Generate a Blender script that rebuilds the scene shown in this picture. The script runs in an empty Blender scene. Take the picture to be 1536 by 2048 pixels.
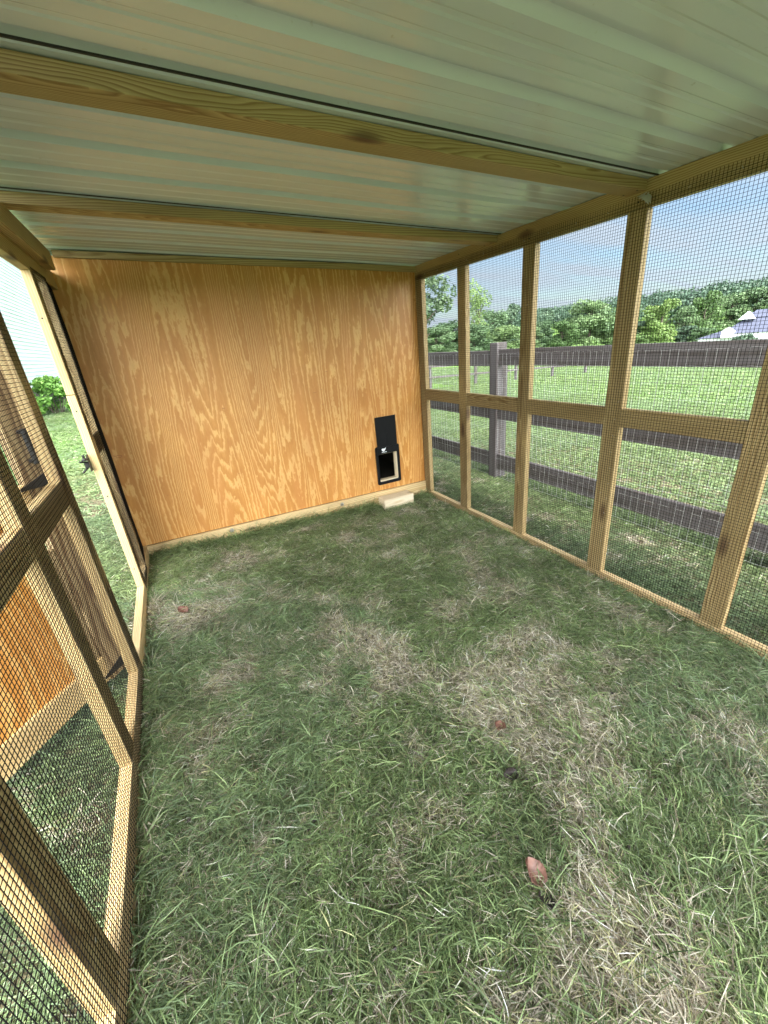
import bpy, bmesh, math, random
import numpy as np
from mathutils import Vector, Matrix

# ------------------------------------------------------------------ camera, world, sun, exposure
scn = bpy.context.scene
C = scn.collection
W = 2.36                                    # inner width of the run
rad = math.radians
CAM = Vector((0.4033, -3.1752, 1.3899))
cam_d = bpy.data.cameras.new('camera')
cam = bpy.data.objects.new('camera', cam_d); C.objects.link(cam)
cr = Vector((0.88522477, -0.45705312, -0.08648444))
cu = Vector((0.24696367, 0.30423213, 0.92002813))
cf = Vector((0.39419038, 0.8357902, -0.38218933))
m = Matrix.Identity(4)
for i in range(3):
    m[i][0] = cr[i]; m[i][1] = cu[i]; m[i][2] = -cf[i]; m[i][3] = CAM[i]
cam.matrix_world = m
cam_d.sensor_fit = 'HORIZONTAL'; cam_d.sensor_width = 36.0
cam_d.lens = 823.37 / 1536 * 36
cam_d.clip_start = 0.02; cam_d.clip_end = 3000
scn.camera = cam

SUN_EL, SUN_AZ = rad(60), rad(197)          # azimuth clockwise from +Y
sd = Vector((math.sin(SUN_AZ) * math.cos(SUN_EL), math.cos(SUN_AZ) * math.cos(SUN_EL), math.sin(SUN_EL)))
sun_d = bpy.data.lights.new('sun', 'SUN'); sun_d.energy = 1.5; sun_d.angle = rad(9.0); sun_d.color = (1, .95, .87)
sun = bpy.data.objects.new('sun', sun_d); C.objects.link(sun)
sun.rotation_euler = sd.to_track_quat('Z', 'Y').to_euler(); sun.location = (0, 0, 30)

world = bpy.data.worlds.new('World'); scn.world = world; world.use_nodes = True
nt = world.node_tree; nt.nodes.clear()
def N(nt, t, **k):
    n = nt.nodes.new(t)
    for a, b in k.items(): setattr(n, a, b)
    return n
sky = N(nt, 'ShaderNodeTexSky', sky_type='NISHITA', sun_disc=False, sun_elevation=SUN_EL, sun_rotation=SUN_AZ,
        air_density=1.0, dust_density=1.0, ozone_density=1.2)
tc = N(nt, 'ShaderNodeTexCoord'); sep = N(nt, 'ShaderNodeSeparateXYZ'); nt.links.new(tc.outputs['Generated'], sep.inputs[0])
mx = N(nt, 'ShaderNodeMath', operation='MAXIMUM'); mx.inputs[1].default_value = .03; nt.links.new(sep.outputs[2], mx.inputs[0])
ad = N(nt, 'ShaderNodeMath', operation='ADD'); ad.inputs[1].default_value = .12; nt.links.new(mx.outputs[0], ad.inputs[0])
dv = N(nt, 'ShaderNodeVectorMath', operation='DIVIDE'); nt.links.new(tc.outputs['Generated'], dv.inputs[0])
cmb = N(nt, 'ShaderNodeCombineXYZ'); 
for i in range(3): nt.links.new(ad.outputs[0], cmb.inputs[i])
nt.links.new(cmb.outputs[0], dv.inputs[1])
mp = N(nt, 'ShaderNodeMapping'); mp.inputs['Rotation'].default_value = (0, 0, rad(-35)); mp.inputs['Scale'].default_value = (.55, 1.7, 0)
nt.links.new(dv.outputs[0], mp.inputs[0])
nz = N(nt, 'ShaderNodeTexNoise'); nz.inputs['Scale'].default_value = 1.0; nz.inputs['Detail'].default_value = 7; nz.inputs['Roughness'].default_value = .55
nz.inputs['Distortion'].default_value = .6
nt.links.new(mp.outputs[0], nz.inputs['Vector'])
rp = N(nt, 'ShaderNodeValToRGB'); rp.color_ramp.elements[0].position = .30; rp.color_ramp.elements[1].position = .60
rp.color_ramp.elements[0].color = (.12, .12, .12, 1); rp.color_ramp.elements[1].color = (.9, .9, .9, 1)
nt.links.new(nz.outputs[0], rp.inputs[0])
mixc = N(nt, 'ShaderNodeMix', data_type='RGBA'); mixc.inputs['B'].default_value = (2.9, 3.4, 3.95, 1)
tint = N(nt, 'ShaderNodeMix', data_type='RGBA', blend_type='MULTIPLY'); tint.inputs['Factor'].default_value = 1; tint.inputs['B'].default_value = (.66, .76, .82, 1)
nt.links.new(sky.outputs[0], tint.inputs['A'])
nt.links.new(rp.outputs[0], mixc.inputs['Factor']); nt.links.new(tint.outputs['Result'], mixc.inputs['A'])
# added broad sky glow below the sun, behind the camera, to brighten the interior
dt = N(nt, 'ShaderNodeVectorMath', operation='DOT_PRODUCT'); nt.links.new(tc.outputs['Generated'], dt.inputs[0]); dt.inputs[1].default_value = Vector((-.26, -.88, .36)).normalized()
dm = N(nt, 'ShaderNodeMath', operation='MAXIMUM'); dm.inputs[1].default_value = 0; nt.links.new(dt.outputs['Value'], dm.inputs[0])
dp_ = N(nt, 'ShaderNodeMath', operation='POWER'); dp_.inputs[1].default_value = 1.6; nt.links.new(dm.outputs[0], dp_.inputs[0])
glow = N(nt, 'ShaderNodeMix', data_type='RGBA', blend_type='ADD'); glow.inputs['B'].default_value = (52, 52.5, 52.5, 1)
nt.links.new(dp_.outputs[0], glow.inputs['Factor']); nt.links.new(mixc.outputs['Result'], glow.inputs['A'])
bg = N(nt, 'ShaderNodeBackground'); bg.inputs[1].default_value = .055
wo = N(nt, 'ShaderNodeOutputWorld'); nt.links.new(glow.outputs['Result'], bg.inputs[0]); nt.links.new(bg.outputs[0], wo.inputs[0])

scn.view_settings.view_transform = 'Standard'; scn.view_settings.look = 'None'
scn.view_settings.exposure = 2.2; scn.view_settings.gamma = 1.0
try:
    scn.cycles.max_bounces = 10; scn.cycles.diffuse_bounces = 6; scn.cycles.glossy_bounces = 4
    scn.cycles.transparent_max_bounces = 12; scn.cycles.use_denoising = True
    scn.cycles.sample_clamp_indirect = 8
except Exception: pass

rng = np.random.default_rng(7); random.seed(7)
SH = .105
def sh(x): return SH * (1 - x / W)                       # the run stands on a slight side slope
def gz(x, y=0):                                         # terrain height
    x = np.asarray(x, float)
    return np.where(x < -4, .0958 * (1 + 4 / W) + 0 * x, .0958 * (1 - x / W))

# ------------------------------------------------------------------ materials
def new_mat(name):
    mt = bpy.data.materials.new(name); mt.use_nodes = True
    n = mt.node_tree; b = n.nodes['Principled BSDF']
    return mt, n, b
def simple(name, col, rough=.6, metal=0, **k):
    mt, n, b = new_mat(name)
    b.inputs['Base Color'].default_value = (*col, 1); b.inputs['Roughness'].default_value = rough; b.inputs['Metallic'].default_value = metal
    for a, v in k.items(): b.inputs[a].default_value = v
    return mt
def noise(n, vec, scale, detail=3, rough=.5, dist=0):
    q = N(n, 'ShaderNodeTexNoise'); q.inputs['Scale'].default_value = scale; q.inputs['Detail'].default_value = detail
    q.inputs['Roughness'].default_value = rough; q.inputs['Distortion'].default_value = dist
    if vec is not None: n.links.new(vec, q.inputs['Vector'])
    return q
def mapping(n, vec, scale=(1, 1, 1), loc=(0, 0, 0)):
    q = N(n, 'ShaderNodeMapping'); q.inputs['Scale'].default_value = scale; q.inputs['Location'].default_value = loc
    n.links.new(vec, q.inputs[0]); return q.outputs[0]
def math_(n, op, a, b=None, c=None):
    q = N(n, 'ShaderNodeMath', operation=op)
    for i, v in enumerate((a, b, c)):
        if v is None: continue
        if isinstance(v, (int, float)): q.inputs[i].default_value = v
        else: n.links.new(v, q.inputs[i])
    return q.outputs[0]
def ramp(n, fac, stops):
    q = N(n, 'ShaderNodeValToRGB'); e = q.color_ramp.elements
    while len(e) < len(stops): e.new(.5)
    for i, (p, c) in enumerate(stops): e[i].position = p; e[i].color = (*c, 1)
    n.links.new(fac, q.inputs[0]); return q.outputs[0]
def mix(n, fac, a, b, mode='MIX'):
    q = N(n, 'ShaderNodeMix', data_type='RGBA', blend_type=mode)
    for k, v in (('Factor', fac), ('A', a), ('B', b)):
        if isinstance(v, (int, float)): q.inputs[k].default_value = v
        elif isinstance(v, tuple): q.inputs[k].default_value = (*v, 1)
        else: n.links.new(v, q.inputs[k])
    return q.outputs['Result']
def bump(n, b, h, strength=.3, dist=.002):
    q = N(n, 'ShaderNodeBump'); q.inputs['Strength'].default_value = strength; q.inputs['Distance'].default_value = dist
    n.links.new(h, q.inputs['Height']); n.links.new(q.outputs[0], b.inputs['Normal'])

def lumber(name, early, late, ringw=.0075, grey=None, rough=.62):
    """sawn softwood: growth rings round an off-centre pith running along the board (attribute gr: length, a, b)"""
    mt, n, b = new_mat(name)
    at = N(n, 'ShaderNodeAttribute'); at.attribute_name = 'gr'; v = at.outputs['Vector']
    d = noise(n, mapping(n, v, (1.6, 9, 9)), 1.0, 3, .5)
    s = N(n, 'ShaderNodeSeparateXYZ'); n.links.new(v, s.inputs[0])
    dd = math_(n, 'MULTIPLY', math_(n, 'SUBTRACT', d.outputs[0], .5), .045)
    a2 = math_(n, 'ADD', s.outputs[1], dd); b2 = math_(n, 'ADD', s.outputs[2], math_(n, 'MULTIPLY', dd, 1.6))
    r = math_(n, 'SQRT', math_(n, 'ADD', math_(n, 'MULTIPLY', a2, a2), math_(n, 'MULTIPLY', b2, b2)))
    ph = math_(n, 'FRACT', math_(n, 'DIVIDE', r, ringw))
    ring = ramp(n, ph, [(0, early), (.5, tuple(.6 * e + .4 * l for e, l in zip(early, late))), (.82, late), (.97, tuple(.5 * e + .5 * l for e, l in zip(early, late)))])
    fib = noise(n, mapping(n, v, (6, 420, 420)), 1, 2, .6)
    col = mix(n, .35, ring, ramp(n, fib.outputs[0], [(.3, (.55, .52, .45)), (.7, (1.0, 1.0, 1.0))]), 'MULTIPLY')
    var = noise(n, mapping(n, v, (1.1, 5, 5), (3, 1, 7)), 1, 3)
    col = mix(n, .8, col, ramp(n, var.outputs[0], [(.28, (.58, .52, .42)), (.46, (.90, .88, .82)), (.72, (1.10, 1.06, 1.0))]), 'MULTIPLY')
    vo = N(n, 'ShaderNodeTexVoronoi', feature='F1'); vo.inputs['Scale'].default_value = 1.0; vo.inputs['Randomness'].default_value = 1
    n.links.new(mapping(n, v, (2.5, 7.5, 7.5), (.3, .2, .5)), vo.inputs['Vector'])
    kd = math_(n, 'ADD', vo.outputs['Distance'], math_(n, 'MULTIPLY', math_(n, 'SUBTRACT', fib.outputs[0], .5), .04))
    kn = ramp(n, kd, [(.05, (1, 1, 1)), (.11, (.7, .7, .7)), (.20, (0, 0, 0))])
    col = mix(n, kn, col, (.10, .05, .022))
    if grey:
        g = noise(n, mapping(n, v, (1.5, 30, 30)), 1, 4)
        col = mix(n, ramp(n, g.outputs[0], [(.3, (.1, .1, .1)), (.6, (1, 1, 1))]), col, grey)
    n.links.new(col, b.inputs['Base Color']); b.inputs['Roughness'].default_value = rough
    hh = math_(n, 'ADD', math_(n, 'MULTIPLY', ph, .4), fib.outputs[0]); bump(n, b, hh, .35, .0012)
    return mt
M = {}
M['pine'] = lumber('treated_pine', (.52, .41, .205), (.25, .155, .055))
M['pine2'] = lumber('fresh_pine', (.70, .56, .32), (.50, .34, .15), .009)
M['block'] = lumber('pale_pine', (.82, .74, .58), (.66, .54, .36), .008)
M['knotty'] = lumber('knotty_pine', (.42, .33, .19), (.13, .075, .035), .016)
M['oldwood'] = lumber('weathered_wood', (.10, .083, .078), (.042, .033, .03), .006, grey=(.115, .105, .108), rough=.8)

def plywood(name):
    mt, n, b = new_mat(name)
    g = N(n, 'ShaderNodeNewGeometry'); v = g.outputs['Position']
    big = noise(n, mapping(n, v, (3.0, .01, .24), (.4, 0, .15)), 1.0, 1.2, .45)
    mid = noise(n, mapping(n, v, (19, .01, 1.3), (2, 0, 1)), 1.0, 2, .5)
    fine = noise(n, mapping(n, v, (55, .01, 22)), 1.0, 2, .55)
    h = math_(n, 'ADD', big.outputs[0], math_(n, 'MULTIPLY', mid.outputs[0], .085))
    h = math_(n, 'ADD', h, math_(n, 'MULTIPLY', fine.outputs[0], .024))
    s = N(n, 'ShaderNodeSeparateXYZ'); n.links.new(v, s.inputs[0])
    h = math_(n, 'ADD', h, math_(n, 'MULTIPLY', s.outputs[0], .34))
    ph = math_(n, 'FRACT', math_(n, 'MULTIPLY', h, 37))
    col = ramp(n, ph, [(0, (.58, .29, .075)), (.14, (.50, .225, .048)), (.46, (.53, .25, .057)), (.66, (.58, .285, .075)), (.79, (.70, .42, .15)), (.90, (.67, .395, .135))])
    # fibres, patches of tone, fine horizontal lathe checks
    fib = noise(n, mapping(n, v, (260, .01, 9)), 1.0, 2, .6)
    col = mix(n, .30, col, ramp(n, fib.outputs[0], [(.3, (.55, .5, .42)), (.7, (1, 1, 1))]), 'MULTIPLY')
    var = noise(n, mapping(n, v, (2.6, .01, 1.6), (5, 0, 2)), 1.0, 4)
    col = mix(n, .75, col, ramp(n, var.outputs[0], [(.3, (.80, .74, .66)), (.68, (1.08, 1.06, 1.0))]), 'MULTIPLY')
    red = noise(n, mapping(n, v, (9, .01, .8), (9, 0, 2)), 1.0, 2)
    col = mix(n, ramp(n, red.outputs[0], [(.5, (0, 0, 0)), (.75, (.45, .45, .45))]), col, (.52, .22, .06))
    chk = noise(n, mapping(n, v, (16, .01, 210), (1, 0, 4)), 1.0, 1.5, .5)
    ck = ramp(n, chk.outputs[0], [(.70, (0, 0, 0)), (.76, (.8, .8, .8))])
    cm = noise(n, mapping(n, v, (2.2, .01, 2.2), (8, 0, 3)), 1.0, 2)
    ckk = math_(n, 'MULTIPLY', ck, ramp(n, cm.outputs[0], [(.45, (0, 0, 0)), (.6, (1, 1, 1))]))
    col = mix(n, ckk, col, (.22, .09, .03))
    n.links.new(col, b.inputs['Base Color']); b.inputs['Roughness'].default_value = .46
    bump(n, b, math_(n, 'ADD', math_(n, 'MULTIPLY', ph, .5), fib.outputs[0]), .18, .001)
    return mt
M['ply'] = plywood('plywood_face')

def sheet_metal():
    mt, n, b = new_mat('painted_sheet_metal')
    g = N(n, 'ShaderNodeNewGeometry'); v = g.outputs['Position']
    d = noise(n, mapping(n, v, (1.2, 7, 1)), 1.0, 3)
    col = ramp(n, d.outputs[0], [(.3, (.54, .61, .67)), (.7, (.61, .68, .74))])
    spk = noise(n, v, 55, 2)
    col = mix(n, ramp(n, spk.outputs[0], [(.72, (0, 0, 0)), (.80, (.35, .35, .35))]), col, (.3, .27, .2))
    n.links.new(col, b.inputs['Base Color']); 
    rr = noise(n, mapping(n, v, (3, 14, 1), (4, 4, 4)), 1, 3)
    n.links.new(math_(n, 'MULTIPLY_ADD', rr.outputs[0], .16, .15), b.inputs['Roughness'])
    b.inputs['Coat Weight'].default_value = .25; b.inputs['Coat Roughness'].default_value = .12
    wv = noise(n, mapping(n, v, (1.3, 5, 1), (2, 2, 2)), 1, 2); bump(n, b, wv.outputs[0], .25, .01)
    return mt
M['metal'] = sheet_metal()
M['wire'] = simple('black_coated_wire', (.007, .007, .007), .7, **{'Specular IOR Level': .1})
M['galv'] = simple('galvanised_wire', (.50, .51, .50), .45, .4)
M['black'] = simple('black_plastic', (.005, .0055, .0065), .5, **{'Specular IOR Level': .2})
M['iron'] = simple('black_iron', (.01, .01, .01), .45)
M['zinc'] = simple('zinc_bolt', (.45, .43, .38), .35, .9)
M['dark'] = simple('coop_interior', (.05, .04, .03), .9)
M['copper'] = simple('rusty_wire', (.35, .13, .05), .45, .6)
M['emblem'] = simple('white_print', (.75, .80, .84), .5)
M['scrap'] = simple('crumpled_plastic', (.55, .55, .50), .35)
M['scrap'].node_tree.nodes['Principled BSDF'].inputs['Transmission Weight'].default_value = .35
M['white'] = simple('white_trim', (.74, .76, .80), .5)
M['foundation'] = simple('dark_foundation', (.07, .06, .055), .8)

def siding():
    mt, n, b = new_mat('vinyl_siding'); g = N(n, 'ShaderNodeNewGeometry')
    d = noise(n, mapping(n, g.outputs['Position'], (.5, .5, 2)), 1, 3)
    n.links.new(ramp(n, d.outputs[0], [(.3, (.76, .82, .90)), (.7, (.82, .87, .93))]), b.inputs['Base Color']); b.inputs['Roughness'].default_value = .5
    return mt
M['siding'] = siding()
def shingle():
    mt, n, b = new_mat('asphalt_shingles'); g = N(n, 'ShaderNodeNewGeometry')
    br = N(n, 'ShaderNodeTexBrick'); br.inputs['Scale'].default_value = 1.0
    br.inputs['Color1'].default_value = (.06, .068, .105, 1); br.inputs['Color2'].default_value = (.082, .092, .14, 1); br.inputs['Mortar'].default_value = (.04, .045, .07, 1)
    br.inputs['Brick Width'].default_value = .6; br.inputs['Row Height'].default_value = .16; br.inputs['Mortar Size'].default_value = .01
    n.links.new(mapping(n, g.outputs['Position'], (1, 1, 1)), br.inputs['Vector'])
    n.links.new(br.outputs[0], b.inputs['Base Color']); b.inputs['Roughness'].default_value = .8
    return mt
M['shingle'] = shingle()

def leafmat(name, c1, c2, c3, trans=.25):
    mt, n, b = new_mat(name)
    at = N(n, 'ShaderNodeAttribute'); at.attribute_name = 'lv'
    col = ramp(n, at.outputs['Fac'], [(0, c1), (.55, c2), (1, c3)])
    oi = N(n, 'ShaderNodeObjectInfo'); col = mix(n, 1.0, col, ramp(n, oi.outputs['Random'], [(0, (.66, .74, .78)), (.5, (.95, .97, 1)), (1, (1.18, 1.14, 1.0))]), 'MULTIPLY')
    n.links.new(col, b.inputs['Base Color']); b.inputs['Roughness'].default_value = .55
    tr = N(n, 'ShaderNodeBsdfTranslucent'); n.links.new(col, tr.inputs[0])
    mxs = N(n, 'ShaderNodeMixShader'); mxs.inputs[0].default_value = trans
    n.links.new(b.outputs[0], mxs.inputs[1]); n.links.new(tr.outputs[0], mxs.inputs[2])
    n.links.new(mxs.outputs[0], n.nodes['Material Output'].inputs['Surface'])
    return mt
M['leaf'] = leafmat('leaves_green', (.08, .135, .065), (.14, .22, .095), (.22, .32, .14))
M['leafb'] = leafmat('leaves_bright', (.08, .14, .045), (.14, .225, .07), (.22, .32, .11))
M['leafd'] = leafmat('leaves_dark', (.05, .09, .06), (.10, .16, .095), (.16, .235, .13))
M['leafy'] = leafmat('shrub_leaves', (.07, .17, .03), (.19, .38, .06), (.38, .60, .13))
M['bark'] = simple('bark', (.10, .08, .06), .9)
def brownleaf(name, c):
    mt, n, b = new_mat(name); tcx = N(n, 'ShaderNodeTexCoord')
    q = noise(n, tcx.outputs['Object'], 60, 3)
    n.links.new(ramp(n, q.outputs[0], [(.3, tuple(.7 * x for x in c)), (.7, tuple(1.25 * x for x in c))]), b.inputs['Base Color']); b.inputs['Roughness'].default_value = .5
    return mt
M['dry1'] = brownleaf('dry_leaf', (.17, .082, .058)); M['dry2'] = brownleaf('dark_leaf', (.028, .02, .018))

def grassmat():
    mt, n, b = new_mat('grass_blades')
    at = N(n, 'ShaderNodeAttribute'); at.attribute_name = 'gc'
    n.links.new(at.outputs['Color'], b.inputs['Base Color']); b.inputs['Roughness'].default_value = .5
    tr = N(n, 'ShaderNodeBsdfTranslucent'); n.links.new(at.outputs['Color'], tr.inputs[0])
    mxs = N(n, 'ShaderNodeMixShader'); mxs.inputs[0].default_value = .35
    n.links.new(b.outputs[0], mxs.inputs[1]); n.links.new(tr.outputs[0], mxs.inputs[2])
    n.links.new(mxs.outputs[0], n.nodes['Material Output'].inputs['Surface'])
    return mt
M['grass'] = grassmat()
def lawnmat():
    mt, n, b = new_mat('lawn_ground')
    g = N(n, 'ShaderNodeNewGeometry'); v = g.outputs['Position']
    far = noise(n, v, .35, 5, .6); md = noise(n, v, 3.0, 4, .6); fn = noise(n, v, 38, 3, .7)
    gr = ramp(n, md.outputs[0], [(.3, (.095, .18, .045)), (.55, (.13, .23, .06)), (.75, (.165, .25, .08))])
    gr = mix(n, .7, gr, ramp(n, fn.outputs[0], [(.3, (.5, .52, .45)), (.7, (1.3, 1.3, 1.25))]), 'MULTIPLY')
    gr = mix(n, ramp(n, far.outputs[0], [(.45, (0, 0, 0)), (.7, (.4, .4, .4))]), gr, (.22, .29, .10))
    th = ramp(n, fn.outputs[0], [(.3, (.05, .04, .026)), (.5, (.15, .13, .08)), (.72, (.30, .26, .17))])
    s = N(n, 'ShaderNodeVectorMath', operation='DISTANCE'); n.links.new(v, s.inputs[0]); s.inputs[1].default_value = (1.2, -1.0, 0)
    w = ramp(n, math_(n, 'ADD', math_(n, 'MULTIPLY', s.outputs['Value'], .05), math_(n, 'MULTIPLY', md.outputs[0], .06)), [(.19, (0, 0, 0)), (.36, (1, 1, 1))])
    n.links.new(mix(n, w, th, gr), b.inputs['Base Color']); b.inputs['Roughness'].default_value = .9
    b.inputs['Specular IOR Level'].default_value = .1
    bump(n, b, math_(n, 'ADD', fn.outputs[0], md.outputs[0]), .8, .03)
    return mt
M['lawn'] = lawnmat()

# ------------------------------------------------------------------ object helpers
def link(o, parent=None):
    C.objects.link(o)
    if parent: o.parent = parent
    return o
def tag(o, label=None, cat=None, group=None, kind=None):
    for k, v in (('label', label), ('category', cat), ('group', group), ('kind', kind)):
        if v: o[k] = v
    return o
def empty(name, loc=(0, 0, 0), parent=None):
    o = bpy.data.objects.new(name, None); o.location = loc; return link(o, parent)
def mesh_obj(name, vs, fs, mat, parent=None, attrs=None, smooth=False, origin=None):
    me = bpy.data.meshes.new(name)
    vs = [tuple(v) for v in vs]
    me.from_pydata(vs, [], [tuple(f) for f in fs]); me.materials.append(mat)
    if smooth: me.polygons.foreach_set('use_smooth', [True] * len(me.polygons))
    me.update()
    return link(bpy.data.objects.new(name, me), parent)
def bm_obj(name, bm, mat, parent=None, smooth=False):
    me = bpy.data.meshes.new(name); bmesh.ops.recalc_face_normals(bm, faces=bm.faces); bm.to_mesh(me); bm.free(); me.materials.append(mat)
    if smooth: me.polygons.foreach_set('use_smooth', [True] * len(me.polygons))
    return link(bpy.data.objects.new(name, me), parent)
def add_gr(o, axis, seed=None):
    """grain attribute: length axis first, plus the offset of the pith"""
    r = random.Random(seed if seed is not None else random.random())
    me = o.data; n = len(me.vertices); co = np.empty(n * 3, np.float32); me.vertices.foreach_get('co', co); co = co.reshape(-1, 3)
    c = co.mean(0); q = co - c
    a = {'x': (0, 1, 2), 'y': (1, 2, 0), 'z': (2, 0, 1)}[axis]
    g = q[:, a].copy()
    ang = r.uniform(0, 6.28); rr = r.uniform(.05, .11)
    g[:, 0] += r.uniform(-40, 40); g[:, 1] += rr * math.cos(ang); g[:, 2] += rr * math.sin(ang)
    at = me.attributes.new('gr', 'FLOAT_VECTOR', 'POINT'); at.data.foreach_set('vector', g.ravel())
def board(name, x0, x1, y0, y1, z0, z1, mat, parent, axis, shear=False, bev=.003, seed=None, zr=None, knot=None):
    """one sawn board; zr = ((z0,z1) at x0, (z0,z1) at x1) for boards that run up the slope"""
    bm = bmesh.new(); bmesh.ops.create_cube(bm, size=1)
    for v in bm.verts:
        x = x1 if v.co.x > 0 else x0; y = y1 if v.co.y > 0 else y0
        if zr: a, b = zr[1] if v.co.x > 0 else zr[0]
        else: a, b = z0, z1
        z = b if v.co.z > 0 else a
        if shear: z += sh(x)
        v.co = (x, y, z)
    if bev: bmesh.ops.bevel(bm, geom=bm.edges[:], offset=bev, segments=2, affect='EDGES', profile=.6)
    o = bm_obj(name, bm, mat, parent); add_gr(o, axis, seed); return o
def tubes(name, segs, r, mat, parent, sides=4, smooth=False):
    """many polylines -> one mesh (one screen of wire)"""
    vs, fs = [], []
    for pts, up in segs:
        pts = np.asarray(pts, float); n = len(pts); base = len(vs)
        t = np.gradient(pts, axis=0); t /= np.linalg.norm(t, axis=1)[:, None]
        u = np.cross(t, up); u /= np.linalg.norm(u, axis=1)[:, None]; w = np.cross(t, u)
        for i in range(n):
            for k in range(sides):
                a = 2 * math.pi * k / sides + .785
                vs.append(pts[i] + r * (math.cos(a) * u[i] + math.sin(a) * w[i]))
        for i in range(n - 1):
            for k in range(sides):
                k2 = (k + 1) % sides
                fs.append((base + i * sides + k, base + i * sides + k2, base + (i + 1) * sides + k2, base + (i + 1) * sides + k))
    return mesh_obj(name, vs, fs, mat, parent, smooth=smooth)

def screen(name, x, y0, y1, z0, z1, parent, side, cell=.0127, r=.00080, rag=True):
    """hardware cloth stapled to the inside of a side wall"""
    segs = []; rg = np.random.default_rng(int(abs(y0 * 1000)) + 3)
    ny = int((y1 - y0) / cell); nz_ = int((z1 - z0) / cell)
    def off(y, z): return .0016 * (np.sin(y * 7.3 + z * 2.1) + np.sin(z * 9.1 - y * 3.7)) + .0016
    for i in range(ny + 1):
        y = y0 + i * cell
        z = np.linspace(z0 - (.008 * rg.random() if rag else 0), z1 + (.012 if rag else 0), 22)
        yy = y + .0007 * np.sin(z * 13 + i * .7)
        segs.append((np.stack([x + side * (off(yy, z) + .0008), yy, z], 1), (0, 1, 0)))
    for j in range(nz_ + 1):
        z = z0 + j * cell
        y = np.linspace(y0, y1, max(3, int((y1 - y0) / .08)))
        zz = z + .0008 * np.sin(y * 11 + j * .9)
        segs.append((np.stack([x + side * (off(y, zz) + .0014), y, zz], 1), (0, 0, 1)))
    return tubes(name, segs, r, M['wire'], parent)

# ------------------------------------------------------------------ ground
def grid_axis():
    a = np.concatenate([-np.geomspace(900, 6, 14), np.linspace(-5, 12, 52), np.geomspace(14, 900, 16)])
    return np.sort(a)
gx = np.unique(np.concatenate([grid_axis(), [0, W]])); gy = grid_axis()
X, Y = np.meshgrid(gx, gy, indexing='ij')
Z = gz(X) - np.where(X > 140, 0, 0)
Z = np.where(X > 120, gz(np.full_like(X, 120.)), Z) + .006 * np.sin(X * 2.1 + Y) * (np.abs(X) < 20)
# wooded rise far to the right
Z = Z + 9.0 * np.clip((X - 115) / 120, 0, 1) ** 1.0 * np.clip((Y + 40) / 60, 0, 1)
vs = np.stack([X, Y, Z], -1).reshape(-1, 3); nx, ny = X.shape
fs = [(i * ny + j, (i + 1) * ny + j, (i + 1) * ny + j + 1, i * ny + j + 1) for i in range(nx - 1) for j in range(ny - 1)]
lawn = mesh_obj('lawn', vs, fs, M['lawn'], smooth=True); tag(lawn, kind='structure')

# ------------------------------------------------------------------ the chicken run
run = empty('chicken_run', (W / 2, -2.4, 0)); 
tag(run, 'open walk-in run of treated lumber frames, black wire mesh sides and ribbed white metal roof', 'chicken run')
run_inv = Matrix.Translation((-W / 2, 2.4, 0))
def fixp(o, parent):      # keep world coordinates under a moved empty
    o.matrix_parent_inverse = parent.matrix_world.inverted() if parent.parent is None else o.matrix_parent_inverse
YF = -4.10
P = M['pine']
parts = []
def rb(name, *a, **k):
    o = board(name, *a, **k); parts.append(o); return o
D = .038
# right wall: plates, studs laid flat every two feet, rails between them
T0, T1 = 1.808, 1.9085
rb('top_plate', W, W + D, YF, 0, T0, T1, P, run, 'y', seed=11)
rb('bottom_plate', W, W + D, YF, -.004, -.045, .056, M['pine2'], run, 'y', seed=12)
st = [(-.09, .0)] + [(-.550 - .6112 * k - .089, -.550 - .6112 * k) for k in range(5)] + [(-4.10, -4.011)]
for k, (a, b) in enumerate(st):
    rb('stud', W + (.0 if k else .0), W + D, a, b, .057, T0 - .001, P, run, 'z', seed=20 + k)
    if k:
        rb('mid_rail', W + .002, W + D - .002, st[k][1] + .0005, st[k - 1][0] - .0005, .893, .982, P, run, 'y', seed=40 + k)
parts.append(screen('wire_mesh', W, YF, .0, .006, 1.846, run, -1))
# left wall
rb('top_plate', -D, 0, YF, -.0, 1.815, 1.905, P, run, 'y', seed=61)
rb('ledger_beam', .0005, .041, YF, -.17, 1.884, 1.973, P, run, 'y', seed=62)
rb('bottom_plate', -D, 0, YF, -.002, .05, .182, M['pine2'], run, 'y', seed=63)
cs = rb('stud', -D, 0, -.325, -.0, .183, 1.814, P, run, 'z', seed=64)
for v in cs.data.vertices:
    if v.co.y > -.1: v.co.x -= .028
jm = M['pine2']
rb('door_jamb', -D, 0, -.621, -.532, .183, 1.276, jm, run, 'z', seed=65)
rb('door_jamb', -D + .002, 0, -.621, -.532, 1.279, 1.814, jm, run, 'z', seed=66)
rb('mid_rail', -D + .002, -.002, -.531, -.326, .962, 1.061, P, run, 'y', seed=67)
ls = [(-1.427, -1.338), (-1.914, -1.825), (-2.532, -2.443), (-3.14, -3.05), (-3.75, -3.66), (-4.10, -4.011)]
for k, (a, b) in enumerate(ls):
    rb('stud', -D, 0, a, b, .183, 1.814, P, run, 'z', seed=70 + k)
    if k: rb('mid_rail', -D + .002, -.002, ls[k][1] + .0005, ls[k - 1][0] - .0005, .952, 1.041, P, run, 'y', seed=80 + k)
parts.append(screen('wire_mesh', 0, YF, -1.354, .125, 1.845, run, 1))
sm_ = screen('wire_mesh', 0, -.60, -.01, .15, 1.83, run, 1, rag=False); parts.append(sm_)
for v in sm_.data.vertices:
    if v.co.y > -.325: v.co.x -= .028 * (v.co.y + .325) / .325
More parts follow.
